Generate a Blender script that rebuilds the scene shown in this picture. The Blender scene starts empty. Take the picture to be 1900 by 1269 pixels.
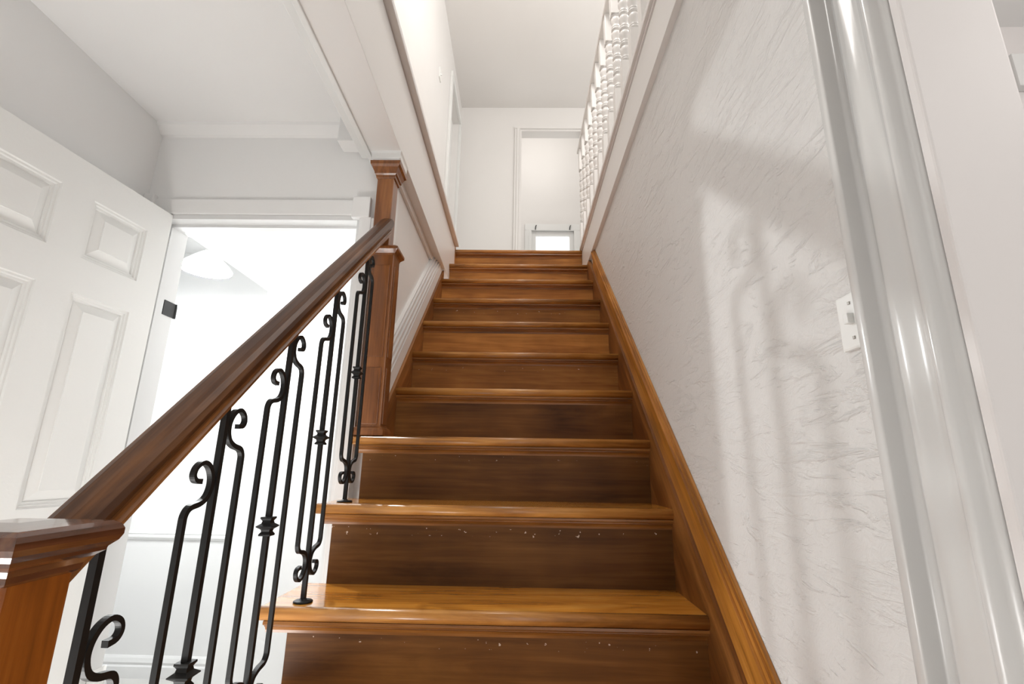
import bpy, bmesh, math, random
from mathutils import Vector, Matrix
R = math.radians
random.seed(7)
sc = bpy.context.scene
COL = sc.collection
ZO = 1.136            # camera height above the lower floor; all z below are relative to the eye

# ------------------------------------------------------------------ camera, light, exposure
cam_d = bpy.data.cameras.new('camera'); cam = bpy.data.objects.new('camera', cam_d); COL.objects.link(cam)
cam_d.sensor_width = 36.0; cam_d.lens = 898.311 / 1900 * 36; cam_d.clip_start = .02
p_, y_, r_ = .252281888, -.0175869, .0160271654
fw0 = Vector((math.sin(y_), math.cos(y_), 0)); rt0 = Vector((math.cos(y_), -math.sin(y_), 0)); up0 = Vector((0, 0, 1))
fw = fw0 * math.cos(p_) + up0 * math.sin(p_); upv = up0 * math.cos(p_) - fw0 * math.sin(p_)
rt = rt0 * math.cos(r_) + upv * math.sin(r_); up2 = upv * math.cos(r_) - rt0 * math.sin(r_)
cam.matrix_world = Matrix(((rt.x, up2.x, -fw.x, 0), (rt.y, up2.y, -fw.y, 0), (rt.z, up2.z, -fw.z, ZO), (0, 0, 0, 1)))
sc.camera = cam
vs = sc.view_settings
vs.view_transform = 'Standard'; vs.look = 'None'; vs.gamma = 1; vs.use_curve_mapping = False; vs.exposure = 0.14

W = bpy.data.worlds.new('world'); sc.world = W; W.use_nodes = True
W.node_tree.nodes['Background'].inputs['Color'].default_value = (1, .985, .965, 1)
W.node_tree.nodes['Background'].inputs['Strength'].default_value = 1.9

def area(name, loc, size, energy, rot, color=(1, 1, 1)):
    d = bpy.data.lights.new(name, 'AREA'); d.shape = 'RECTANGLE'; d.size, d.size_y = size; d.energy = energy; d.color = color
    o = bpy.data.objects.new(name, d); COL.objects.link(o); o.location = (loc[0], loc[1], loc[2] + ZO); o.rotation_euler = rot
    return o
LAMP = Vector((-1.552, 2.20, .915))
def lamp(name, loc, energy, radius, color=(1, 1, 1)):
    d = bpy.data.lights.new(name, 'POINT'); d.energy = energy; d.shadow_soft_size = radius; d.color = color
    o = bpy.data.objects.new(name, d); COL.objects.link(o); o.location = (loc[0], loc[1], loc[2] + ZO)
lamp('landing_globe_lamp', (.18, 1.60, 3.20), 35, .13, (1, .965, .92))
lamp('landing_side_fill_light', (1.20, 2.20, 3.15), 24, .18, (1, .965, .92))  # added fill out of frame, brightens the upstairs ceiling and walls
lamp('lower_hall_fill_light', (-1.02, .50, -.90), 33, .2, (1, .99, .975))  # added fill near the floor, lifts hall ceiling and left wall; no fixture
lamp('upstairs_room_fill_light', (.2, 5.5, 4.6), 24, .15, (1, .97, .93))  # added fill for the room beyond the landing, no real fixture
lamp('far_room_fill_light', (-2.1, 2.2, .1), 3.5, .15)  # added fill hidden behind the wall, brightens the far wall
lamp('side_room_fill_light', (1.4, .1, 1.1), 10, .12, (1, .96, .93))  # added fill for the side room, stands for no real fixture
bl = bpy.data.lights.new('pendant_bulb_light', 'POINT'); bl.energy = 62; bl.shadow_soft_size = .024; bl.color = (.96, .99, 1)
blo = bpy.data.objects.new('pendant_bulb_light', bl); COL.objects.link(blo); blo.location = (LAMP.x, LAMP.y, LAMP.z - .004 + ZO)

# ------------------------------------------------------------------ materials
def newmat(name):
    m = bpy.data.materials.new(name); m.use_nodes = True
    nt = m.node_tree; b = nt.nodes['Principled BSDF']
    return m, nt, b
def N(nt, t, **kw):
    n = nt.nodes.new(t)
    for k, v in kw.items(): setattr(n, k, v)
    return n
def paint(name, col, rough=.5, bump=0.0, bscale=60, spec=.4, var=.03):
    m, nt, b = newmat(name)
    tc = N(nt, 'ShaderNodeTexCoord'); nz = N(nt, 'ShaderNodeTexNoise'); nz.inputs['Scale'].default_value = 2.2; nz.inputs['Detail'].default_value = 5
    nt.links.new(tc.outputs['Object'], nz.inputs['Vector'])
    mx = N(nt, 'ShaderNodeMixRGB'); mx.inputs[1].default_value = (*col, 1); mx.inputs[2].default_value = (*[c * (1 - 2 * var) for c in col], 1)
    nt.links.new(nz.outputs['Fac'], mx.inputs[0]); nt.links.new(mx.outputs[0], b.inputs['Base Color'])
    b.inputs['Roughness'].default_value = rough; b.inputs['Specular IOR Level'].default_value = spec
    if bump:
        n2 = N(nt, 'ShaderNodeTexNoise'); n2.inputs['Scale'].default_value = bscale; n2.inputs['Detail'].default_value = 4
        nt.links.new(tc.outputs['Object'], n2.inputs['Vector'])
        bp = N(nt, 'ShaderNodeBump'); bp.inputs['Strength'].default_value = bump; bp.inputs['Distance'].default_value = .002
        nt.links.new(n2.outputs['Fac'], bp.inputs['Height']); nt.links.new(bp.outputs[0], b.inputs['Normal'])
    return m
def plaster(name, col):
    """hand-trowelled plaster: sweeping ridges in two directions plus small lumps"""
    m, nt, b = newmat(name)
    L = nt.links.new
    tc = N(nt, 'ShaderNodeTexCoord')
    big = N(nt, 'ShaderNodeTexNoise'); big.inputs['Scale'].default_value = 2.4; big.inputs['Detail'].default_value = 2
    L(tc.outputs['Object'], big.inputs['Vector'])
    def strokes(rot, sc_, scale, dist, lo, hi):
        mp = N(nt, 'ShaderNodeMapping'); mp.inputs['Rotation'].default_value = rot; mp.inputs['Scale'].default_value = sc_
        L(tc.outputs['Object'], mp.inputs['Vector'])
        nz = N(nt, 'ShaderNodeTexNoise'); nz.inputs['Scale'].default_value = scale; nz.inputs['Detail'].default_value = 4; nz.inputs['Distortion'].default_value = dist
        nz.inputs['Roughness'].default_value = .6
        L(mp.outputs[0], nz.inputs['Vector'])
        rp = N(nt, 'ShaderNodeMapRange'); rp.inputs['From Min'].default_value = lo; rp.inputs['From Max'].default_value = hi
        L(nz.outputs['Fac'], rp.inputs['Value'])
        return rp.outputs[0]
    a = strokes((R(-52), 0, 0), (1, .34, 1.5), 27, 1.0, .50, .66)
    c = strokes((R(35), 0, 0), (1, .36, 1.2), 19, 1.8, .55, .70)
    d = strokes((0, 0, 0), (1, 1, 1), 34, 2.2, .40, .75)
    mx = N(nt, 'ShaderNodeMapRange'); mx.inputs['From Min'].default_value = .42; mx.inputs['From Max'].default_value = .58
    L(big.outputs['Fac'], mx.inputs['Value'])
    mix = N(nt, 'ShaderNodeMix'); L(mx.outputs[0], mix.inputs[0]); L(a, mix.inputs[2]); L(c, mix.inputs[3])
    ad = N(nt, 'ShaderNodeMath', operation='MULTIPLY_ADD'); L(d, ad.inputs[0]); ad.inputs[1].default_value = .28; L(mix.outputs[0], ad.inputs[2])
    bp = N(nt, 'ShaderNodeBump'); bp.inputs['Strength'].default_value = .72; bp.inputs['Distance'].default_value = .0042
    L(ad.outputs[0], bp.inputs['Height']); L(bp.outputs[0], b.inputs['Normal'])
    b.inputs['Base Color'].default_value = (*col, 1); b.inputs['Roughness'].default_value = .55; b.inputs['Specular IOR Level'].default_value = .35
    return m
def wood(name, axis, dark, mid, light, rough=.3, rot=None, scale=1.0, blotch=.45, chips=None, coat=.0, spec=.5):
    """stained timber, grain running along axis (0 x, 1 y, 2 z) of object space turned by rot"""
    m, nt, b = newmat(name); L = nt.links.new
    tc = N(nt, 'ShaderNodeTexCoord'); src = tc.outputs['Object']
    oi = N(nt, 'ShaderNodeObjectInfo')
    off = N(nt, 'ShaderNodeVectorMath', operation='SCALE'); off.inputs[0].default_value = (7.1, 3.7, 5.3); L(oi.outputs['Random'], off.inputs['Scale'])
    ad = N(nt, 'ShaderNodeVectorMath', operation='ADD'); L(src, ad.inputs[0]); L(off.outputs[0], ad.inputs[1]); v = ad.outputs[0]
    if rot:
        mr = N(nt, 'ShaderNodeMapping'); mr.inputs['Rotation'].default_value = rot; L(v, mr.inputs['Vector']); v = mr.outputs[0]
    s = [9.0 * scale] * 3; s[axis] = .9 * scale
    mp = N(nt, 'ShaderNodeMapping'); mp.inputs['Scale'].default_value = s; L(v, mp.inputs['Vector'])
    n1 = N(nt, 'ShaderNodeTexNoise'); n1.inputs['Scale'].default_value = 2.0; n1.inputs['Detail'].default_value = 6; n1.inputs['Distortion'].default_value = 1.1; n1.inputs['Roughness'].default_value = .62
    L(mp.outputs[0], n1.inputs['Vector'])
    s2 = [70.0 * scale] * 3; s2[axis] = 2.2 * scale
    mp2 = N(nt, 'ShaderNodeMapping'); mp2.inputs['Scale'].default_value = s2; L(v, mp2.inputs['Vector'])
    n2 = N(nt, 'ShaderNodeTexNoise'); n2.inputs['Scale'].default_value = 2.0; n2.inputs['Detail'].default_value = 4; L(mp2.outputs[0], n2.inputs['Vector'])
    n3 = N(nt, 'ShaderNodeTexNoise'); n3.inputs['Scale'].default_value = 3.0; n3.inputs['Detail'].default_value = 3; L(v, n3.inputs['Vector'])
    s1 = N(nt, 'ShaderNodeMath', operation='MULTIPLY_ADD'); L(n2.outputs['Fac'], s1.inputs[0]); s1.inputs[1].default_value = .45
    L(n1.outputs['Fac'], s1.inputs[2])
    s3 = N(nt, 'ShaderNodeMath', operation='MULTIPLY_ADD'); L(n3.outputs['Fac'], s3.inputs[0]); s3.inputs[1].default_value = blotch; L(s1.outputs[0], s3.inputs[2])
    mr2 = N(nt, 'ShaderNodeMapRange'); mr2.inputs['From Min'].default_value = .68 + (blotch - .45) * .36; mr2.inputs['From Max'].default_value = 1.22 + (blotch - .45) * .64; L(s3.outputs[0], mr2.inputs['Value'])
    cr = N(nt, 'ShaderNodeValToRGB'); e = cr.color_ramp.elements
    e[0].position = 0; e[0].color = (*dark, 1); e[1].position = 1; e[1].color = (*light, 1)
    k = e.new(.5); k.color = (*mid, 1)
    L(mr2.outputs[0], cr.inputs['Fac']); colout = cr.outputs[0]
    if chips:      # flecks of bare filler left along the upper edge of the board
        z0, z1 = chips
        sp = N(nt, 'ShaderNodeSeparateXYZ'); L(src, sp.inputs[0])
        vo = N(nt, 'ShaderNodeTexNoise'); vo.inputs['Scale'].default_value = 95; vo.inputs['Detail'].default_value = 2; L(ad.outputs[0], vo.inputs['Vector'])
        th = N(nt, 'ShaderNodeMath', operation='GREATER_THAN'); th.inputs[1].default_value = .70; L(vo.outputs['Fac'], th.inputs[0])
        a1 = N(nt, 'ShaderNodeMath', operation='GREATER_THAN'); a1.inputs[1].default_value = z0; L(sp.outputs['Z'], a1.inputs[0])
        a2 = N(nt, 'ShaderNodeMath', operation='LESS_THAN'); a2.inputs[1].default_value = z1; L(sp.outputs['Z'], a2.inputs[0])
        m1 = N(nt, 'ShaderNodeMath', operation='MULTIPLY'); L(th.outputs[0], m1.inputs[0]); L(a1.outputs[0], m1.inputs[1])
        m2 = N(nt, 'ShaderNodeMath', operation='MULTIPLY'); L(m1.outputs[0], m2.inputs[0]); L(a2.outputs[0], m2.inputs[1])
        mx = N(nt, 'ShaderNodeMixRGB'); L(m2.outputs[0], mx.inputs[0]); L(colout, mx.inputs[1]); mx.inputs[2].default_value = (.62, .5, .4, 1)
        colout = mx.outputs[0]
    L(colout, b.inputs['Base Color'])
    b.inputs['Roughness'].default_value = rough
    b.inputs['Coat IOR'].default_value = 1.6
    b.inputs['Coat Weight'].default_value = coat; b.inputs['Coat Roughness'].default_value = .05; b.inputs['Specular IOR Level'].default_value = spec
    bp = N(nt, 'ShaderNodeBump'); bp.inputs['Strength'].default_value = .12; bp.inputs['Distance'].default_value = .001
    L(n2.outputs['Fac'], bp.inputs['Height']); L(bp.outputs[0], b.inputs['Normal'])
    return m
def plain(name, col, rough=.4, metal=0.0, emit=0.0):
    m, nt, b = newmat(name)
    b.inputs['Base Color'].default_value = (*col, 1); b.inputs['Roughness'].default_value = rough; b.inputs['Metallic'].default_value = metal
    if emit:
        b.inputs['Emission Color'].default_value = (1, .98, .95, 1); b.inputs['Emission Strength'].default_value = emit
    return m

M_hall = paint('hall_wall_paint', (.83, .825, .815), .6, .15)
M_ceil = paint('ceiling_paint', (.86, .855, .845), .7, .12)
M_up = paint('upstairs_wall_paint', (.77, .75, .73), .6, .1)
M_trim = paint('white_trim_paint', (.76, .76, .745), .30, .06, 40, .5, .02)
M_trimw = paint('landing_trim_paint', (.76, .74, .72), .4, .06, 40, .45, .02)
M_casing = paint('grey_white_gloss_paint', (.66, .652, .638), .22, .05, 40, .5, .02)
M_door = paint('white_door_paint', (.79, .79, .77), .38, .2, 90, .45, .02)
M_clos = paint('bright_room_paint', (.72, .72, .715), .5, .05)
M_plas = plaster('trowelled_plaster', (.70, .685, .67))
M_pink = paint('jamb_paint', (.76, .725, .71), .5, .05)
M_iron = plain('black_wrought_iron', (.008, .0078, .0075), .5)
M_iron.node_tree.nodes['Principled BSDF'].inputs['Specular IOR Level'].default_value = .28
M_black = plain('black_hinge_metal', (.03, .03, .03), .5, .4)
M_shade = plain('opal_glass_shade', (.9, .9, .88), .25, 0, .9)
M_bulb = plain('glowing_bulb', (1, 1, 1), .5, 0, 14)
M_plate = plain('white_switch_plastic', (.8, .8, .78), .35)
M_screw = plain('screw_metal', (.35, .33, .3), .4, .7)
M_glass, _nt, _b = newmat('window_glass'); _b.inputs['Transmission Weight'].default_value = 1; _b.inputs['Roughness'].default_value = 0; _b.inputs['IOR'].default_value = 1.05
M_carpet = paint('pale_landing_floor', (.68, .66, .63), .9, .4, 300)
M_tile = paint('pale_floor', (.62, .61, .59), .4, .05, 30, .4, .08)
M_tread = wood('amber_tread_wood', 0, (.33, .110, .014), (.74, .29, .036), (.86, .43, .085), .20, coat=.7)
M_nose = wood('shaded_nosing_wood', 0, (.12, .046, .012), (.42, .175, .038), (.74, .37, .10), .26, scale=.8)  # darker than the tread: shade on the front edge put into the colour
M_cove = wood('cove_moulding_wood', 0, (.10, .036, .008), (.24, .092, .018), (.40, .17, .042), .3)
M_skirt = wood('amber_skirt_wood', 1, (.17, .062, .009), (.42, .165, .024), (.58, .265, .055), .36, rot=(R(-42.6), 0, 0))
M_string = wood('dark_stringer_wood', 1, (.085, .030, .007), (.21, .078, .016), (.36, .15, .04), .4, rot=(R(-42.6), 0, 0))
M_rail = wood('walnut_handrail_wood', 1, (.03, .0115, .005), (.075, .029, .011), (.19, .08, .028), .36, rot=(R(-41.8), 0, 0), coat=.05, spec=.3)
M_fillet = wood('rail_fillet_wood', 1, (.06, .021, .007), (.17, .062, .017), (.34, .145, .045), .32, rot=(R(-41.8), 0, 0), coat=.1)
M_post = wood('stained_newel_wood', 2, (.10, .034, .010), (.20, .068, .017), (.32, .125, .036), .34, coat=.15)
M_lpost = wood('lower_newel_wood', 2, (.14, .038, .005), (.29, .080, .009), (.44, .150, .022), .3, coat=.2)
M_cap = wood('newel_cap_wood', 1, (.05, .018, .008), (.12, .042, .018), (.22, .085, .034), .10, coat=.6)

# ------------------------------------------------------------------ mesh helpers
class MB:
    def __init__(s): s.bm = bmesh.new()
    def box(s, x0, x1, y0, y1, z0, z1, bev=0.0):
        x0, x1 = min(x0, x1), max(x0, x1); y0, y1 = min(y0, y1), max(y0, y1); z0, z1 = min(z0, z1), max(z0, z1)
        t = bmesh.new()
        v = [t.verts.new((x, y, z)) for x in (x0, x1) for y in (y0, y1) for z in (z0, z1)]
        for f in ((0, 1, 3, 2), (4, 6, 7, 5), (0, 4, 5, 1), (2, 3, 7, 6), (0, 2, 6, 4), (1, 5, 7, 3)): t.faces.new([v[i] for i in f])
        if bev: bmesh.ops.bevel(t, geom=t.edges[:], offset=bev, segments=2, profile=.6, affect='EDGES')
        return s.merge(t)
    def merge(s, t):
        me = bpy.data.meshes.new('tmp'); t.to_mesh(me); t.free(); s.bm.from_mesh(me); bpy.data.meshes.remove(me); return s
    def sweep(s, prof, path, frames, caps=True, smooth=False):
        """prof: closed 2-D loop; path: points; frames: one (u, w) pair for each point"""
        rings = []
        for P, (u, w) in zip(path, frames):
            rings.append([s.bm.verts.new(Vector(P) + Vector(u) * a + Vector(w) * b) for a, b in prof])
        n = len(prof)
        for A, B in zip(rings, rings[1:]):
            for i in range(n):
                f = s.bm.faces.new((A[i], A[(i + 1) % n], B[(i + 1) % n], B[i])); f.smooth = smooth
        if caps: s.bm.faces.new(rings[0][::-1]); s.bm.faces.new(rings[-1])
        return s
    def prism(s, prof, P0, P1, u, w, smooth=False): return s.sweep(prof, [P0, P1], [(u, w), (u, w)], True, smooth)
    def bar(s, pts, half_n, half_b, bn=(1, 0, 0)):
        """square bar swept through pts; bn = constant binormal"""
        bn = Vector(bn); fr = []
        P = [Vector(p) for p in pts]
        for i in range(len(P)):
            t = (P[min(i + 1, len(P) - 1)] - P[max(i - 1, 0)]).normalized()
            fr.append((t.cross(bn).normalized(), bn))
        hn = half_n if isinstance(half_n, (list, tuple)) else [half_n] * len(P)
        rings = []
        for p, (u, w), h in zip(P, fr, hn):
            rings.append([s.bm.verts.new(p + u * a * h + w * b * half_b) for a, b in ((-1, -1), (1, -1), (1, 1), (-1, 1))])
        for A, B in zip(rings, rings[1:]):
            for i in range(4): s.bm.faces.new((A[i], A[(i + 1) % 4], B[(i + 1) % 4], B[i]))
        s.bm.faces.new(rings[0][::-1]); s.bm.faces.new(rings[-1])
        return s
    def lathe(s, prof, cx, cy, n=16, rot=0.0, smooth=True, zbase=0.0, caps=True):
        rings = []
        for r, z in prof:
            rings.append([s.bm.verts.new((cx + r * math.cos(rot + 2 * math.pi * i / n), cy + r * math.sin(rot + 2 * math.pi * i / n), zbase + z)) for i in range(n)])
        for A, B in zip(rings, rings[1:]):
            for i in range(n):
                f = s.bm.faces.new((A[i], A[(i + 1) % n], B[(i + 1) % n], B[i])); f.smooth = smooth
        if caps: s.bm.faces.new(rings[0][::-1]); s.bm.faces.new(rings[-1])
        return s
    def frustum(s, secs):
        """stack of axis-aligned rectangles (x0,x1,y0,y1,z)"""
        rings = [[s.bm.verts.new(c) for c in ((a, c_, z), (b, c_, z), (b, d, z), (a, d, z))] for a, b, c_, d, z in secs]
        for A, B in zip(rings, rings[1:]):
            for i in range(4): s.bm.faces.new((A[i], A[(i + 1) % 4], B[(i + 1) % 4], B[i]))
        s.bm.faces.new(rings[0][::-1]); s.bm.faces.new(rings[-1])
        return s
    def build(s, name, mat, parent=None, org=None, **props):
        bmesh.ops.recalc_face_normals(s.bm, faces=s.bm.faces[:])
        o_ = Vector(org) if org else None
        if parent is not None:
            base = Vector(parent['_org'])
        else:
            if o_ is None:
                c = [v.co for v in s.bm.verts]
                o_ = Vector(((min(v.x for v in c) + max(v.x for v in c)) / 2, (min(v.y for v in c) + max(v.y for v in c)) / 2, min(v.z for v in c)))
            base = o_
        for v in s.bm.verts: v.co -= base
        me = bpy.data.meshes.new(name); s.bm.to_mesh(me); s.bm.free(); me.materials.append(mat)
        o = bpy.data.objects.new(name, me); COL.objects.link(o)
        if parent is not None: o.parent = parent
        else: o.location = (base.x, base.y, base.z + ZO)
        o['_org'] = tuple(base)
        for k, v in props.items(): o[k] = v
        return o
def thing(name, org, label=None, category=None, group=None, kind=None):
    o = bpy.data.objects.new(name, None); COL.objects.link(o); o.location = (org[0], org[1], org[2] + ZO); o.empty_display_size = .05
    o['_org'] = tuple(org)
    if label: o['label'] = label
    if category: o['category'] = category
    if group: o['group'] = group
    if kind: o['kind'] = kind
    return o
def boxes(name, mat, parent, lst, bev=0.0, **props):
    m = MB()
    for b in lst: m.box(*b, bev=bev)
    return m.build(name, mat, parent, **props)
def struct(name, mat, lst, bev=0.0, **props): return boxes(name, mat, None, lst, bev, kind='structure', **props)
def catmull(pts, n=5):
    out = []; P = [Vector(p) for p in pts]; P = [P[0] * 2 - P[1]] + P + [P[-1] * 2 - P[-2]]
    for i in range(1, len(P) - 2):
        for k in range(n):
            t = k / n
            out.append(.5 * ((2 * P[i]) + (P[i + 1] - P[i - 1]) * t + (2 * P[i - 1] - 5 * P[i] + 4 * P[i + 1] - P[i + 2]) * t * t + (-P[i - 1] + 3 * P[i] - 3 * P[i + 1] + P[i + 2]) * t ** 3))
    out.append(P[-2]); return out

# ------------------------------------------------------------------ levels
FL = -1.136; CE = 1.358; LAND = 1.530; UPC = 3.855; D = 1.73; D2 = 1.88
XW = .460; XL_WALL = -1.510
SH = [(3.232, 1.527), (2.990, 1.310), (2.775, 1.116), (2.548, .909), (2.315, .705), (2.124, .502), (1.885, .298),
      (1.665, .096), (1.455, -.110), (1.235, -.326), (1.020, -.520), (.800, -.716), (.580, -.933)]
def nose(y): return 1.529 + (y - 3.231) * .921

# ------------------------------------------------------------------ large structure
struct('floor_lower', M_tile, [(-2.6, 2.4, -2.2, 3.2, FL - .1, FL)])
struct('wall_left', M_hall, [(XL_WALL - .12, XL_WALL, -2.2, D2, FL, CE)])
struct('wall_rear', M_hall, [(XL_WALL - .12, .565, -2.3, -2.2, FL, UPC)])
OX0, OX1, OZ = -1.450, -.634, .951
struct('wall_back', M_hall, [(XL_WALL, OX0, D, D2, FL, CE), (OX1, -.578, D, D2, FL, CE), (-.578, -.536, 1.765, D2, FL, CE), (OX0, OX1, D, D2, OZ, CE)])
struct('ceiling_lower', M_ceil, [(XL_WALL, -.66, -2.2, D, CE, LAND - .03), (-.48, XW, -2.2, -.9, CE, LAND - .03)])
# beam along the stairwell with its narrow landing ledge
struct('trim_beam', M_trimw, [(-.605, -.480, -2.2, 3.22, 1.200, 1.530)], .002)
struct('trim_beam_bead', M_trim, [(-.622, -.603, -2.2, D, 1.192, 1.216), (-.66, -.605, -2.2, D, 1.216, CE)], .003)
struct('trim_landing_edge', M_trimw, [(-.69, -.452, -2.2, 3.22, 1.535, 1.562)], .004)
struct('trim_ceiling_block', M_hall, [(-.738, -.66, 1.655, D, 1.245, CE)], .003)
cv = MB(); cv.prism([(0, 0), (-.045, 0), (-.04, -.012), (-.012, -.04), (0, -.045)], (XL_WALL, D, CE), (-.66, D, CE), (0, 1, 0), (0, 0, 1)); cv.build('trim_cove', M_hall, kind='structure')
# stair side wall on the left, past the upper newel
struct('wall_stair_left', M_up, [(-.640, -.536, D2, 3.23, FL, 1.200)])
t_ = MB(); t_.box(-.536, -.522, D + .03, 3.02, 1.164, 1.200, .002); t_.build('trim_stair_wall', M_trimw, kind='structure')
struct('wall_under_stairs', M_hall, [(-.55, -.535, .62, D, FL, -.95)])
# right plastered wall of the stairwell
struct('wall_right', M_plas, [(XW, .565, .488, 4.55, FL, 1.50)])
struct('trim_fascia', M_trimw, [(.440, .475, -.9, 3.24, 1.318, 1.512), (.446, .475, -.9, 3.24, 1.512, 1.524)], .0015)
struct('trim_landing_nosing', M_trimw, [(.424, .60, -.9, 3.26, 1.534, 1.560), (.436, .60, -.9, 3.26, 1.522, 1.534)], .003)
struct('floor_right_landing', M_carpet, [(.60, 1.75, -2.2, 4.55, 1.505, 1.55)])
# upper storey
struct('floor_landing', M_carpet, [(-.70, .60, 3.29, 6.7, 1.42, 1.545)])
struct('ceiling_upper', M_up, [(-1.2, 2.4, -2.3, 4.67, UPC, UPC + .1)])
struct('ceiling_upper_room', M_up, [(-1.2, 1.85, 4.67, 6.7, 5.4, 5.5)])
struct('wall_upper_room_front', M_up, [(-1.2, 1.85, 4.57, 4.67, UPC + .1, 5.4)])
struct('wall_upper_left', M_up, [(-.80, -.68, -2.2, 3.80, 1.53, UPC), (-.80, -.68, 4.40, 4.55, 1.53, UPC), (-.80, -.68, 3.80, 4.40, 3.52, UPC)])
struct('wall_upper_back', M_up, [(-1.2, -.028, 4.55, 4.67, 1.42, UPC), (.665, 1.75, 4.55, 4.67, 1.42, UPC), (-.028, .665, 4.55, 4.67, 3.575, UPC)])
struct('wall_upper_right', M_up, [(1.75, 1.85, -2.2, .4, 1.505, UPC), (1.75, 1.85, 4.2, 4.67, 1.505, UPC), (1.75, 1.85, .4, 4.2, 1.505, 2.25), (1.75, 1.85, .4, 4.2, 3.72, UPC)])  # unseen opening made in this wall to let sky light in upstairs
struct('window_added', M_trim, [(1.77, 1.83, y_, y_ + .05, 2.25, 3.72) for y_ in (.4, 1.65, 2.9, 4.15)] + [(1.775, 1.825, .4, 4.2, z_, z_ + .05) for z_ in (2.25, 2.96, 3.67)])  # unseen window bars, added with the opening that lights the upstairs ceiling
struct('wall_upper_room_left', M_up, [(-1.2, -1.1, 4.67, 6.6, 1.42, 5.4)])
struct('wall_upper_room_right', M_up, [(1.75, 1.85, 4.67, 6.6, 1.42, 5.4)])
WX0, WX1, WZ0, WZ1 = .14, .79, 2.25, 3.44
struct('wall_upper_room_far', M_up, [(-1.2, WX0, 6.6, 6.7, 1.42, 5.4), (WX1, 1.85, 6.6, 6.7, 1.42, 5.4), (WX0, WX1, 6.6, 6.7, 1.42, WZ0), (WX0, WX1, 6.6, 6.7, WZ1, 5.4)])
# casing profile helper : board with stepped moulded face, cut along a straight run
def casing_prof(w, t):   # across u (0..w), out along w-axis (0..t)
    return [(0, 0), (0, t * .55), (w * .10, t * .75), (w * .16, t * .6), (w * .3, t * .62), (w * .42, t * .85), (w * .55, t), (w * .70, t * .98), (w * .78, t * .78), (w * .86, t * .95), (w, t), (w, 0)]
m = MB()
m.prism(casing_prof(.06, .02), (-.088, 4.55, 1.545), (-.088, 4.55, 3.575), (1, 0, 0), (0, -1, 0))
m.prism(casing_prof(.06, .02), (.725, 4.55, 1.545), (.725, 4.55, 3.575), (-1, 0, 0), (0, -1, 0))
m.box(-.088, .725, 4.528, 4.55, 3.575, 3.60)
m.box(-.028, -.010, 4.55, 4.67, 1.545, 3.575); m.box(.647, .665, 4.55, 4.67, 1.545, 3.575); m.box(-.010, .647, 4.55, 4.67, 3.557, 3.575)
m.build('door_2', M_trimw, kind='structure')
m = MB()
m.box(-.68, -.655, 3.74, 3.80, 1.53, 3.52, .004); m.box(-.68, -.655, 4.40, 4.46, 1.53, 3.52, .004); m.box(-.68, -.655, 3.74, 4.46, 3.52, 3.58, .004)
m.box(-.765, -.745, 3.80, 4.40, 1.545, 3.52)
m.build('door_3', M_trim, kind='structure')

# ------------------------------------------------------------------ bright room behind the doorway
cx_, cz_ = -.5587 * 2.62, .3675 * 2.62
struct('wall_far_room_left', M_clos, [(-2.5, -2.4, D2, 3.07, FL, CE)])
struct('wall_far_room_back', M_clos, [(-2.5, cx_ + .02, 2.97, 3.07, FL, CE)])
struct('wall_far_room_bay', M_clos, [(cx_, -.64, 2.62, 3.07, FL, CE), (cx_, -.64, D2, 2.62, cz_, CE)])
struct('wall_far_room_front', M_clos, [(-2.5, XL_WALL, D, D2, FL, CE)])
struct('ceiling_far_room', M_clos, [(-2.5, -.64, D, 3.07, CE, CE + .1)])
m = MB(); m.prism([(0, -.022), (.008, -.02), (.016, -.006), (.016, .004), (.008, .008), (.012, .016), (.008, .024), (0, .026)], (-2.4, 2.97, -.42), (cx_, 2.97, -.42), (0, -1, 0), (0, 0, 1)); m.build('trim_chair_rail', M_clos, kind='structure')
m = MB(); bprof = [(0, 0), (.02, 0), (.02, .055), (.012, .062), (.016, .075), (.010, .095), (.004, .105), (0, .106)]
m.prism(bprof, (-2.4, 2.97, FL), (cx_, 2.97, FL), (0, -1, 0), (0, 0, 1)); m.build('baseboard_far_room', M_clos, kind='structure')
m = MB(); m.prism(bprof, (cx_, 2.62, FL), (-.64, 2.62, FL), (0, -1, 0), (0, 0, 1)); m.build('baseboard_far_room_bay', M_clos, kind='structure')

# ------------------------------------------------------------------ side room seen past the cased opening on the right
struct('wall_side_room', M_pink, [(.565, 2.4, 1.30, 1.42, FL, 1.42)])
struct('ceiling_side_room', M_ceil, [(.565, 2.4, -2.2, 1.3, 1.42, 1.5)])
struct('wall_side_room_right', M_pink, [(2.3, 2.4, -2.2, 1.3, FL, 1.42)])
struct('trim_side_room', M_trim, [(1.535, 2.2, 1.27, 1.30, 1.166, 1.286)], .004)
struct('wall_over_opening', M_pink, [(XW, .565, -2.2, .474, 1.20, 1.318)])
# jamb and fluted casing
struct('trim_opening_jamb', M_pink, [(XW - .004, .570, .474, .488, FL, 1.2)], .003)
m = MB()
prof = [(.600, 0), (.600, .030), (.597, .032), (.586, .032), (.583, .030), (.5822, .013), (.579, .011), (.567, .011), (.564, .0145), (.558, .0165), (.550, .0162), (.543, .014), (.534, .0108), (.526, .0104),
        (.520, .0120), (.515, .0165), (.511, .0195), (.506, .0195), (.502, .0160), (.498, .0090), (.494, .0050), (.490, .0046), (.488, 0)]
m.prism([(a, b) for a, b in prof], (XW, 0, FL), (XW, 0, 1.25), (0, 1, 0), (-1, 0, 0), True)
m.build('trim_opening_casing', M_casing, kind='structure')

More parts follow.
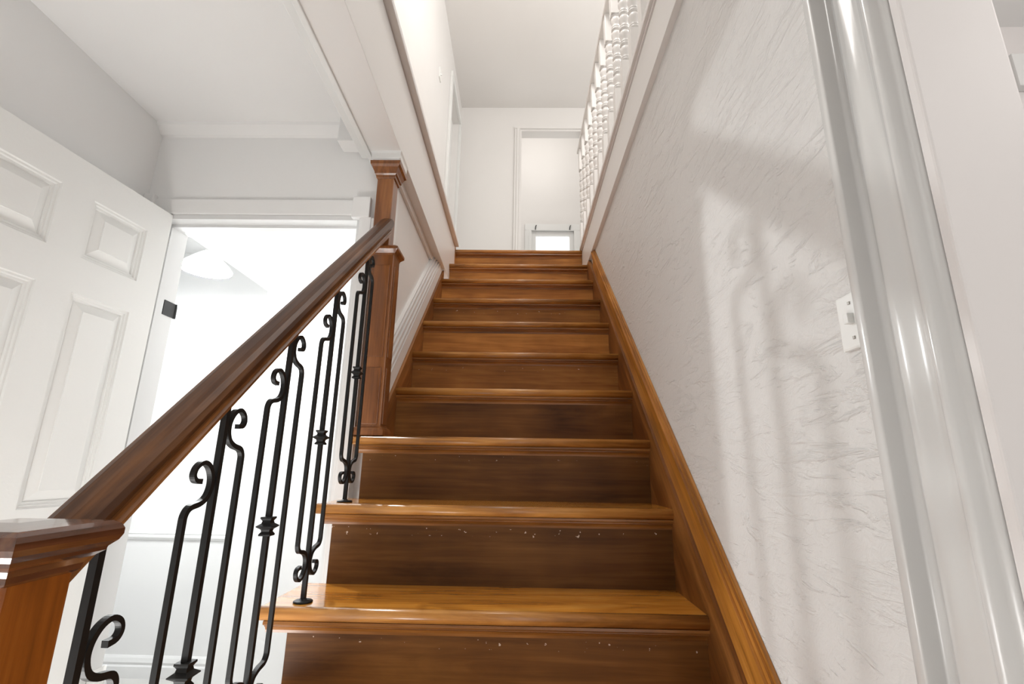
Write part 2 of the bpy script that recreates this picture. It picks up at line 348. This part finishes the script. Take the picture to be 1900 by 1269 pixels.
# ------------------------------------------------------------------ doorway on the left: frame, casing, hinges and the open leaf
d1 = thing('door_1', ((OX0 + OX1) / 2, D, FL), kind='structure')
m = MB(); m.box(OX0 - .003, OX0 + .016, D - .004, D2 + .004, FL, OZ); m.box(OX1 - .016, OX1 + .003, D - .004, D2 + .004, FL, OZ); m.box(OX0 + .016, OX1 - .016, D - .004, D2 + .004, OZ - .016, OZ + .003)
m.box(OX0 + .016, OX0 + .027, D + .045, D + .08, FL, OZ - .016); m.box(OX0 + .027, OX1 - .016, D + .045, D + .08, OZ - .027, OZ - .016)
m.build('door_frame', M_clos, d1)
m = MB(); m.box(OX1 - .004, OX1 + .056, D - .018, D, FL, .94, .004); m.box(OX1 + .008, OX1 + .044, D - .022, D - .016, FL, .94, .003)
m.build('casing', M_hall, d1)
m = MB(); m.box(OX0 - .03, OX1 - .03, D - .012, D, OZ + .004, 1.020, .003)
m.build('head_casing', M_hall, d1)
m = MB(); m.box(OX1 - .035, OX1 + .036, D - .026, D, .938, 1.028, .004); m.build('corner_block', M_hall, d1)
m = MB(); m.box(XL_WALL, OX0 - .02, D - .026, D, .96, 1.036, .004); m.build('corner_block', M_hall, d1)
for hz in (.600, -.72):
    hm = M_black if hz > 0 else M_plate
    m = MB(); m.box(OX0 + .015, OX0 + .0195, D2 - .055, D2 + .012, hz - .030, hz + .030)
    h = m.build('hinge', hm, d1, label='black steel hinge plate' if hz > 0 else 'white painted lower hinge plate')
    m = MB(); m.lathe([(.006, -.030), (.006, .030)], OX0 + .018, D2 + .012, 10, zbase=hz); m.build('hinge_pin', hm, h)
# leaf in its own frame: s along the leaf from the hinge, n towards the stairs
hp = Vector((-1.388, D - .006, 0)); ds = Vector((-.107, -1, 0)).normalized(); dn = Vector((1, -.107, 0)).normalized()
def leafpt(s_, n_, z): return hp + ds * s_ + dn * n_ + Vector((0, 0, z))
def leafbox(mb, s0, s1, n0, n1, z0, z1):
    v = [mb.bm.verts.new(leafpt(a, b, c)) for a in (s0, s1) for b in (n0, n1) for c in (z0, z1)]
    for f in ((0, 1, 3, 2), (4, 6, 7, 5), (0, 4, 5, 1), (2, 3, 7, 6), (0, 2, 6, 4), (1, 5, 7, 3)): mb.bm.faces.new([v[i] for i in f])
LT = .948; LB = LT - 2.07
cols = [(.094, .302), (.408, .616)]; rows = [(.632, .836), (-.140, .514), (-.95, -.30)]
lf = MB(); ss = [0, .094, .302, .408, .616, .71]
leafbox(lf, 0, .71, -.040, -.014, LB, LT)
for a, b in ((0, .094), (.302, .408), (.616, .71)): leafbox(lf, a, b, -.014, 0, LB, LT)
zz = [(LB, -.95), (-.30, -.140), (.514, .632), (.836, LT)]
for a, b in cols:
    for z0, z1 in zz: leafbox(lf, a, b, -.014, 0, z0, z1)
leaf = lf.build('door_leaf', M_door, d1)
for a, b in cols:
    for z0, z1 in rows:
        m = MB()
        # moulded sticking (stepped) then the raised field
        steps = [(0, 0.0), (.003, -.005), (.009, -.005), (.012, -.0095), (.018, -.0095), (.021, -.014), (.049, -.003), (.050, -.0005)]
        rings = [[m.bm.verts.new(leafpt(*q)) for q in ((a + i, n_, z0 + i), (b - i, n_, z0 + i), (b - i, n_, z1 - i), (a + i, n_, z1 - i))] for i, n_ in steps]
        for A, B in zip(rings, rings[1:]):
            for i in range(4): m.bm.faces.new((A[i], A[(i + 1) % 4], B[(i + 1) % 4], B[i]))
        m.bm.faces.new(rings[-1])
        m.build('panel', M_door, leaf)
m = MB(); kc = leafpt(.645, .03, -.2); m.lathe([(.0, -.024), (.014, -.022), (.024, -.01), (.026, 0), (.024, .01), (.014, .022), (.0, .024)], kc.x, kc.y, 14, zbase=-.2, caps=False)
leafbox(m, .635, .655, 0, .03, -.21, -.19); m.build('knob', M_screw, leaf)

# ------------------------------------------------------------------ staircase
st = thing('staircase', (-.02, .58, FL), 'straight flight of amber stained wooden stairs climbing to the upstairs landing', 'staircase')
XTR = .4405
def tread_prof(run, th=.030, nr=.016):
    # (y along run from nosing front, z from tread top)
    return [(.018, 0), (.018, -th), (run + .03, -th), (run + .03, 0)]
def nosing_prof(th=.030):
    p = []
    for k in range(9):
        a = math.pi / 2 + math.pi * k / 8
        p.append((.014 + .014 * math.cos(a), -th / 2 + th / 2 * math.sin(a)))
    return p + [(.0178, -th), (.0178, 0)]
for k, (y, z) in enumerate(SH):
    openside = k >= 7
    x0 = -.612 if k >= 9 else {8: -.586, 7: -.580, 1: -.479, 0: -.479}.get(k, -.487)
    run = (SH[k - 1][0] - y) if k else .07
    m = MB()
    if k == 7:     # runs under the newel, then narrows to pass the wall end
        m.prism([(.018, 0), (.018, -.03), (.064, -.03), (.064, 0)], (x0 + .013, y, z), (XTR, y, z), (0, 1, 0), (0, 0, 1))
        m.prism([(.064, 0), (.064, -.03), (run + .03, -.03), (run + .03, 0)], (-.534, y, z), (XTR, y, z), (0, 1, 0), (0, 0, 1))
    else: m.prism(tread_prof(run), (x0 if not openside else x0 + .013, y, z), (XTR, y, z), (0, 1, 0), (0, 0, 1))
    if openside:   # rounded return nosing at the open end
        yb = y + run + .02 if k > 7 else y + .06
        pr = [(.013, 0)] + [(.013 - .013 * math.sin(math.pi * q / 6), -.015 + .015 * math.cos(math.pi * q / 6)) for q in range(7)]
        m.prism(pr, (x0, y + .018, z), (x0, yb, z), (1, 0, 0), (0, 0, 1))
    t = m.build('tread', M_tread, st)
    m = MB(); m.prism(nosing_prof(), (x0 if not openside else x0 + .004, y, z), (XTR, y, z), (0, 1, 0), (0, 0, 1), True)
    m.build('nosing', M_nose, t)
    # cove moulding under the nosing, two beads
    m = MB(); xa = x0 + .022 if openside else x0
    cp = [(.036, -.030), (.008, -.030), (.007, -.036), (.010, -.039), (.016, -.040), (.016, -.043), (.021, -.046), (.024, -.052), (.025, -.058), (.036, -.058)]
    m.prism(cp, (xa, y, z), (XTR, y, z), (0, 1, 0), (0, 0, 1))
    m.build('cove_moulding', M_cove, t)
    # riser
    zb = SH[k + 1][1] if k + 1 < len(SH) else FL
    tone = {0: 1.8, 1: 1.7, 2: 1.9, 3: 1.3, 4: 1.95, 5: 1.45, 6: .92, 7: .74, 8: .68, 9: 1.0, 10: .8, 11: .8, 12: .8}[k]  # board tones, with light on upper and shade on lower risers mixed in
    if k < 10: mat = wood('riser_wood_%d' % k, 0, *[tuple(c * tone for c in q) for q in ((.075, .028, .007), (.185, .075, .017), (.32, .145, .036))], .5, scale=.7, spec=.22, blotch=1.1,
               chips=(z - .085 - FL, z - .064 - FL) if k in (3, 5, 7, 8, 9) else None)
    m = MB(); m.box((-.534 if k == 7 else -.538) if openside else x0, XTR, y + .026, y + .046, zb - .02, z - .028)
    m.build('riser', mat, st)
# landing boards behind the top nosing
# right skirt: flat board plus two-step cap moulding, following the rake
dirr = Vector((0, 1, .921)).normalized(); nrm = Vector((0, -.921, 1)).normalized()
def rake(y, off): return Vector((0, y, nose(y))) + nrm * off
m = MB()
yA, yB = .10, 3.225
def raked_strip(mb, x0, x1, o0, o1, y0, y1):
    """strip following the rake; ends cut plumb"""
    def P(x, y, o): return (x, y, nose(y) + o * 1.3595)
    v = [mb.bm.verts.new(P(x, y, o)) for x in (x0, x1) for y in (y0, y1) for o in (o0, o1)]
    for f in ((0, 1, 3, 2), (4, 6, 7, 5), (0, 4, 5, 1), (2, 3, 7, 6), (0, 2, 6, 4), (1, 5, 7, 3)): mb.bm.faces.new([v[i] for i in f])
m = MB(); raked_strip(m, XTR, XW - .0008, -.24, .036, yA, yB); m.build('skirt_board', M_string, st)
m = MB(); raked_strip(m, XTR + .009, XW - .0008, .036, .094, yA, 2.83); m.build('skirt_fillet', M_skirt, st)
m = MB()
for x0, o0, o1 in ((XTR + .002, .094, .112), (XTR - .001, .112, .126), (XTR + .006, .126, .138), (XTR + .011, .138, .146)): raked_strip(m, x0, XW - .0008, o0, o1, yA, 2.83)
m.build('skirt_cap_moulding', M_skirt, st)
# left inner stringer (wood) past the newel
m = MB(); raked_strip(m, -.505, -.487, -.24, .014, 1.772, 2.85); m.build('stringer', M_string, st)
m = MB(); m.box(-.534, -.479, 3.236, 3.262, 1.31, 1.556, .003); m.build('stringer_end', M_skirt, st)
# white raked baseboard with three beads on the left stair wall
m = MB()
raked_strip(m, -.536, -.498, .016, .075, 1.765, 2.985)
for o0, o1, x in ((.082, .096, -.500), (.104, .118, -.505), (.126, .138, -.511), (.144, .150, -.518)): raked_strip(m, -.536, x, o0, o1, 1.765, 2.86)
raked_strip(m, -.536, -.527, .075, .1495, 1.765, 2.9)
m.build('baseboard_stair', M_trimw, kind='structure')

# ------------------------------------------------------------------ stair railing
XB = -.520
rl = thing('stair_railing', (XB, .60, SH[12][1]), 'wooden handrail on two newel posts with black wrought iron scroll balusters', 'railing')
def railz(y): return -.012 + .891 * (y - .676)
# lower newel
nx0, nx1, ny0, ny1 = -.547, -.475, .484, .556
m = MB(); m.box(nx0, nx1, ny0, ny1, FL, -.108, .003); nl = m.build('newel_post', M_lpost, rl, label='lower newel post, orange stained, nearest the camera')
def sq(cx, cy, h, z): return (cx - h, cx + h, cy - h, cy + h, z)
cxn, cyn = (nx0 + nx1) / 2, (ny0 + ny1) / 2
m = MB(); m.frustum([sq(cxn, cyn, .036, -.116), sq(cxn, cyn, .040, -.113), sq(cxn, cyn, .041, -.107), sq(cxn, cyn, .046, -.101), sq(cxn, cyn, .053, -.096), sq(cxn, cyn, .054, -.092), sq(cxn, cyn, .060, -.086),
                     sq(cxn, cyn, .0625, -.080), sq(cxn, cyn, .0625, -.074), sq(cxn, cyn, .060, -.069), sq(cxn, cyn, .054, -.065), sq(cxn, cyn, .020, -.061)])
m.build('post_cap', M_cap, nl, label='dark glossy moulded cap')
# upper newel
m = MB()
ux, uy = -.518, 1.716
m.box(ux - .041, ux + .041, uy - .041, uy + .041, .118, .770, .004)
nu = m.build('newel_post', M_post, rl, label='tall upper newel post standing on a tread and reaching the beam')
m = MB(); m.box(-.570, -.505, uy - .035, uy + .030, .800, 1.130, .003); m.build('upper_shaft', M_post, nu)
m = MB(); m.frustum([sq(ux, uy, .041, .765), sq(ux, uy, .043, .772), sq(ux, uy, .055, .785), sq(ux, uy, .055, .795), sq(ux, uy, .040, .806)]); m.build('collar', M_post, nu)
m = MB(); m.frustum([sq(ux, uy, .054, .097), sq(ux, uy, .054, .112), sq(ux, uy, .050, .122), sq(ux, uy, .043, .126), sq(ux, uy, .041, .132)]); m.build('post_base', M_post, nu)
m = MB(); cxu, cyu = -.5375, uy - .002
m.frustum([sq(cxu, cyu, .034, 1.092), sq(cxu, cyu, .037, 1.096), sq(cxu, cyu, .038, 1.106), sq(cxu, cyu, .043, 1.111), sq(cxu, cyu, .044, 1.118), sq(cxu, cyu, .051, 1.136), sq(cxu, cyu, .058, 1.144), sq(cxu, cyu, .059, 1.158)])
m.build('post_cap', M_post, nu)
for z0, z1 in ((.115, .345), (.352, .735)):          # raised panels on the three visible faces
    m = MB(); m.box(ux - .029, ux + .029, uy - .0445, uy - .038, z0 + .02, z1 - .012, .002); m.box(ux + .038, ux + .0445, uy - .029, uy + .029, z0 + .02, z1 - .012, .002)
    m.build('panel', M_post, nu)
# white capital between newel and beam
m = MB(); m.frustum([sq(cxu, cyu, .050, 1.158), sq(cxu, cyu, .052, 1.166), sq(cxu, cyu, .056, 1.172), sq(cxu, cyu, .057, 1.190), sq(cxu, cyu, .061, 1.200)]); m.build('trim_capital', M_trim, kind='structure')
# handrail: rounded top, beaded lower sides
up_p = [(-.0215, -.0045), (-.0285, .000), (-.030, .008), (-.0275, .017), (-.020, .0235), (-.010, .0265)]
lo_p = [(-.014, -.027), (-.022, -.027), (-.0225, -.0215), (-.0185, -.018), (-.0225, -.014), (-.0225, -.009), (-.0185, -.0068), (-.0185, -.0046)]
ta = Vector((0, 1, .894)).normalized(); tn = Vector((0, -.894, 1)).normalized()
zup = Vector((0, 0, 1)) / tn.z
y0, y1 = .548, 1.684
hr = None
for pr, nm, mt in ((up_p, 'handrail', M_rail), (lo_p, 'rail_fillet', M_fillet)):
    m = MB(); m.sweep(pr + [(-a, b) for a, b in pr[::-1]], [(XB, y0, railz(y0)), (XB, y1, railz(y1))], [((1, 0, 0), zup), ((1, 0, 0), zup)])
    hr = m.build(nm, mt, hr if hr else rl)
# iron balusters
BAL = [(1.515, -.110), (1.288, -.326), (1.062, -.520), (.856, -.716), (.640, -.933)]
for (by, bz) in BAL:
    top = railz(by) - .03; fz = bz
    if by < .7: bz -= .072
    m = MB(); m.box(XB - .0052, XB + .0052, by - .0052, by + .0052, fz + .002, top)
    b = m.build('baluster', M_iron, rl)
    m = MB(); m.lathe([(.0225, 0), (.0225, .0025), (.0200, .0042), (.009, .0048), (.008, .008)], XB, by, 18, zbase=fz + .0008); fp = m.build('foot_plate', M_iron, b)
    kp = [(.0075, -.019), (.016, -.0185), (.0165, -.0155), (.0115, -.0105), (.013, -.006), (.0235, -.0008), (.0235, .0008), (.013, .006), (.0115, .0105), (.0165, .0155), (.016, .0185), (.0075, .019)]
    m = MB(); m.lathe(kp, XB, by, 4, math.pi / 4, False, bz + .393); m.build('knuckle', M_iron, b)
    for sgn in (1, -1):
        zt = bz + (.735 if sgn > 0 else .640); zb_ = fz + .128
        m = MB(); m.box(XB - .0044, XB + .0044, by + sgn * .068 - .0044, by + sgn * .068 + .0044, zb_ + .02, zt - .02); m.build('side_bar', M_iron, b)
        shape = [(.068, -.021), (.067, -.006), (.058, .005), (.036, .010), (.020, .019), (.0125, .036), (.0145, .054), (.025, .069), (.041, .075), (.056, .068), (.061, .056), (.055, .047), (.040, .045)]
        for up_, zc in ((1, zt), (-1, zb_)):
            if up_ < 0: sh2 = [(a, -b_ * .95) for a, b_ in shape]
            else: sh2 = shape
            pts = catmull([(XB, by + sgn * a, zc + b_) for a, b_ in sh2], 4)
            n_ = len(pts); hw = [.0044 if i < n_ * .55 else .0044 - .0012 * math.sin(math.pi * (i - n_ * .55) / (n_ * .45)) for i in range(n_)]
            m = MB(); m.bar(pts, hw, .0044); m.build('scroll', M_iron, b)

# ------------------------------------------------------------------ white balustrade of the upstairs landing
bl_ = thing('landing_balustrade', (.49, 2.3, 1.56), 'white turned wooden balustrade along the open edge of the upstairs landing', 'balustrade')
m = MB(); hp2 = [(-.030, 0), (-.034, .006), (-.034, .022), (-.028, .034), (-.030, .044), (-.018, .055), (.018, .055), (.030, .044), (.028, .034), (.034, .022), (.034, .006), (.030, 0)]
m.prism(hp2, (.482, -.5, 2.50), (.482, 3.48, 2.50), (1, 0, 0), (0, 0, 1)); m.build('handrail', M_trimw, bl_)
tp = [(.0205, 0), (.013, .006)]
for q in range(5):
    zq = .012 + q * .126
    tp += [(.013, zq), (.019, zq + .004), (.0195, zq + .012), (.014, zq + .017), (.0185, zq + .023), (.0185, zq + .029), (.0125, zq + .036), (.0145, zq + .052), (.0195, zq + .078), (.0205, zq + .092), (.018, zq + .106), (.0125, zq + .120)]
tp += [(.013, .644), (.0205, .650)]
proto = None
for i in range(18):
    yy = 3.43 - .172 * i
    if proto is None:
        m = MB(); q = .0255
        m.box(.482 - q, .482 + q, yy - q, yy + q, 1.56, 1.84, .002); m.box(.482 - q, .482 + q, yy - q, yy + q, 2.31, 2.50, .002)
        m.lathe([(r * 1.27, z * .7231) for r, z in tp], .482, yy, 14, zbase=1.84)
        proto = m.build('baluster', M_trimw, bl_); py = yy
    else:
        c = proto.copy(); COL.objects.link(c); c.location = (0, yy - py, 0)

# ------------------------------------------------------------------ pendant lamp in the bright room
lp = thing('pendant_lamp', tuple(LAMP), 'glowing white conical pendant lamp in the bright room behind the doorway', 'lamp')
m = MB(); m.lathe([(.113, 0), (.116, .004), (.113, .009), (.098, .028), (.060, .066), (.030, .092), (.018, .098), (.018, .094), (.028, .087), (.058, .061), (.095, .024), (.110, .006), (.113, 0)], LAMP.x, LAMP.y, 40, zbase=LAMP.z, caps=False)
m.build('lamp_shade', M_shade, lp)
m = MB(); m.lathe([(.020, .092), (.020, .104), (.008, .110), (.006, .118), (.003, .122), (.003, CE - LAMP.z - .02), (.04, CE - LAMP.z - .018), (.04, CE - LAMP.z)], LAMP.x, LAMP.y, 16, zbase=LAMP.z); m.build('stem', M_plate, lp)
m = MB(); m.lathe([(.002, .022), (.012, .026), (.018, .034), (.021, .048), (.018, .062), (.012, .075), (.011, .094)], LAMP.x, LAMP.y, 16, zbase=LAMP.z); m.build('bulb', M_bulb, lp)

# ------------------------------------------------------------------ light switch on the plaster wall
sw = thing('light_switch', (XW, .642, .16), 'white light switch plate on the plaster wall beside the fluted casing', 'switch')
m = MB(); m.box(XW - .007, XW, .612, .668, .162, .240, .003); pl = m.build('plate', M_plate, sw)
m = MB(); m.box(XW - .016, XW - .006, .635, .645, .196, .211, .002); m.build('toggle', M_plate, sw)
for z in (.177, .226):
    m = MB(); m.box(XW - .0085, XW - .0065, .638, .642, z - .002, z + .002); m.build('screw', M_screw, sw)
# switch seen edge-on on the upstairs wall
s2 = thing('light_switch', (-.68, 3.26, 3.03), 'small white switch plate seen edge-on on the upstairs left wall', 'switch')
m = MB(); m.box(-.68, -.672, 3.225, 3.295, 3.03, 3.125, .002); m.build('plate', M_plate, s2)
m = MB(); m.box(-.674, -.662, 3.254, 3.266, 3.070, 3.086, .001); m.build('toggle', M_plate, s2)

# ------------------------------------------------------------------ upstairs window
w = thing('window_1', ((WX0 + WX1) / 2, 6.6, WZ0), kind='structure')
m = MB()
m.box(.05, WX0 + .01, 6.575, 6.6, 2.17, 3.42, .003); m.box(WX1 - .01, .88, 6.575, 6.6, 2.17, 3.42, .003); m.box(.05, .88, 6.572, 6.6, 3.42, 3.525, .003); m.box(.03, .90, 6.54, 6.6, 2.13, 2.17, .003)
m.box(.075, .09, 6.568, 6.58, 2.16, 3.455); m.box(.105, .118, 6.568, 6.58, 2.16, 3.455)
m.build('window_frame', M_trim, w)
m = MB(); 
for a in ((WX0, WX0 + .075, WZ0, WZ1), (WX1 - .075, WX1, WZ0, WZ1), (WX0 + .075, WX1 - .075, WZ1 - .09, WZ1), (WX0 + .075, WX1 - .075, 2.80, 2.85), (WX0 + .075, WX1 - .075, WZ0, WZ0 + .07)): m.box(a[0], a[1], 6.615, 6.65, a[2], a[3], .003)
s_ = m.build('sash', M_trim, w)
m = MB(); m.box(WX0 + .07, WX1 - .07, 6.630, 6.634, WZ0 + .06, WZ1 - .08); m.build('pane', M_glass, s_)
for x, l in ((.205, 'small dark curtain bracket at the left top corner of the upstairs window'), (.715, 'small dark curtain bracket at the right top corner of the upstairs window')):
    m = MB(); m.bar(catmull([(x, 6.568, 3.425), (x + .001, 6.560, 3.445), (x + .006, 6.556, 3.475), (x + .016, 6.554, 3.492)], 4), .006, .006); o = m.build('curtain_bracket', M_black)
    o['label'] = l; o['category'] = 'bracket'
for o in bpy.data.objects:
    if '_org' in o: del o['_org']
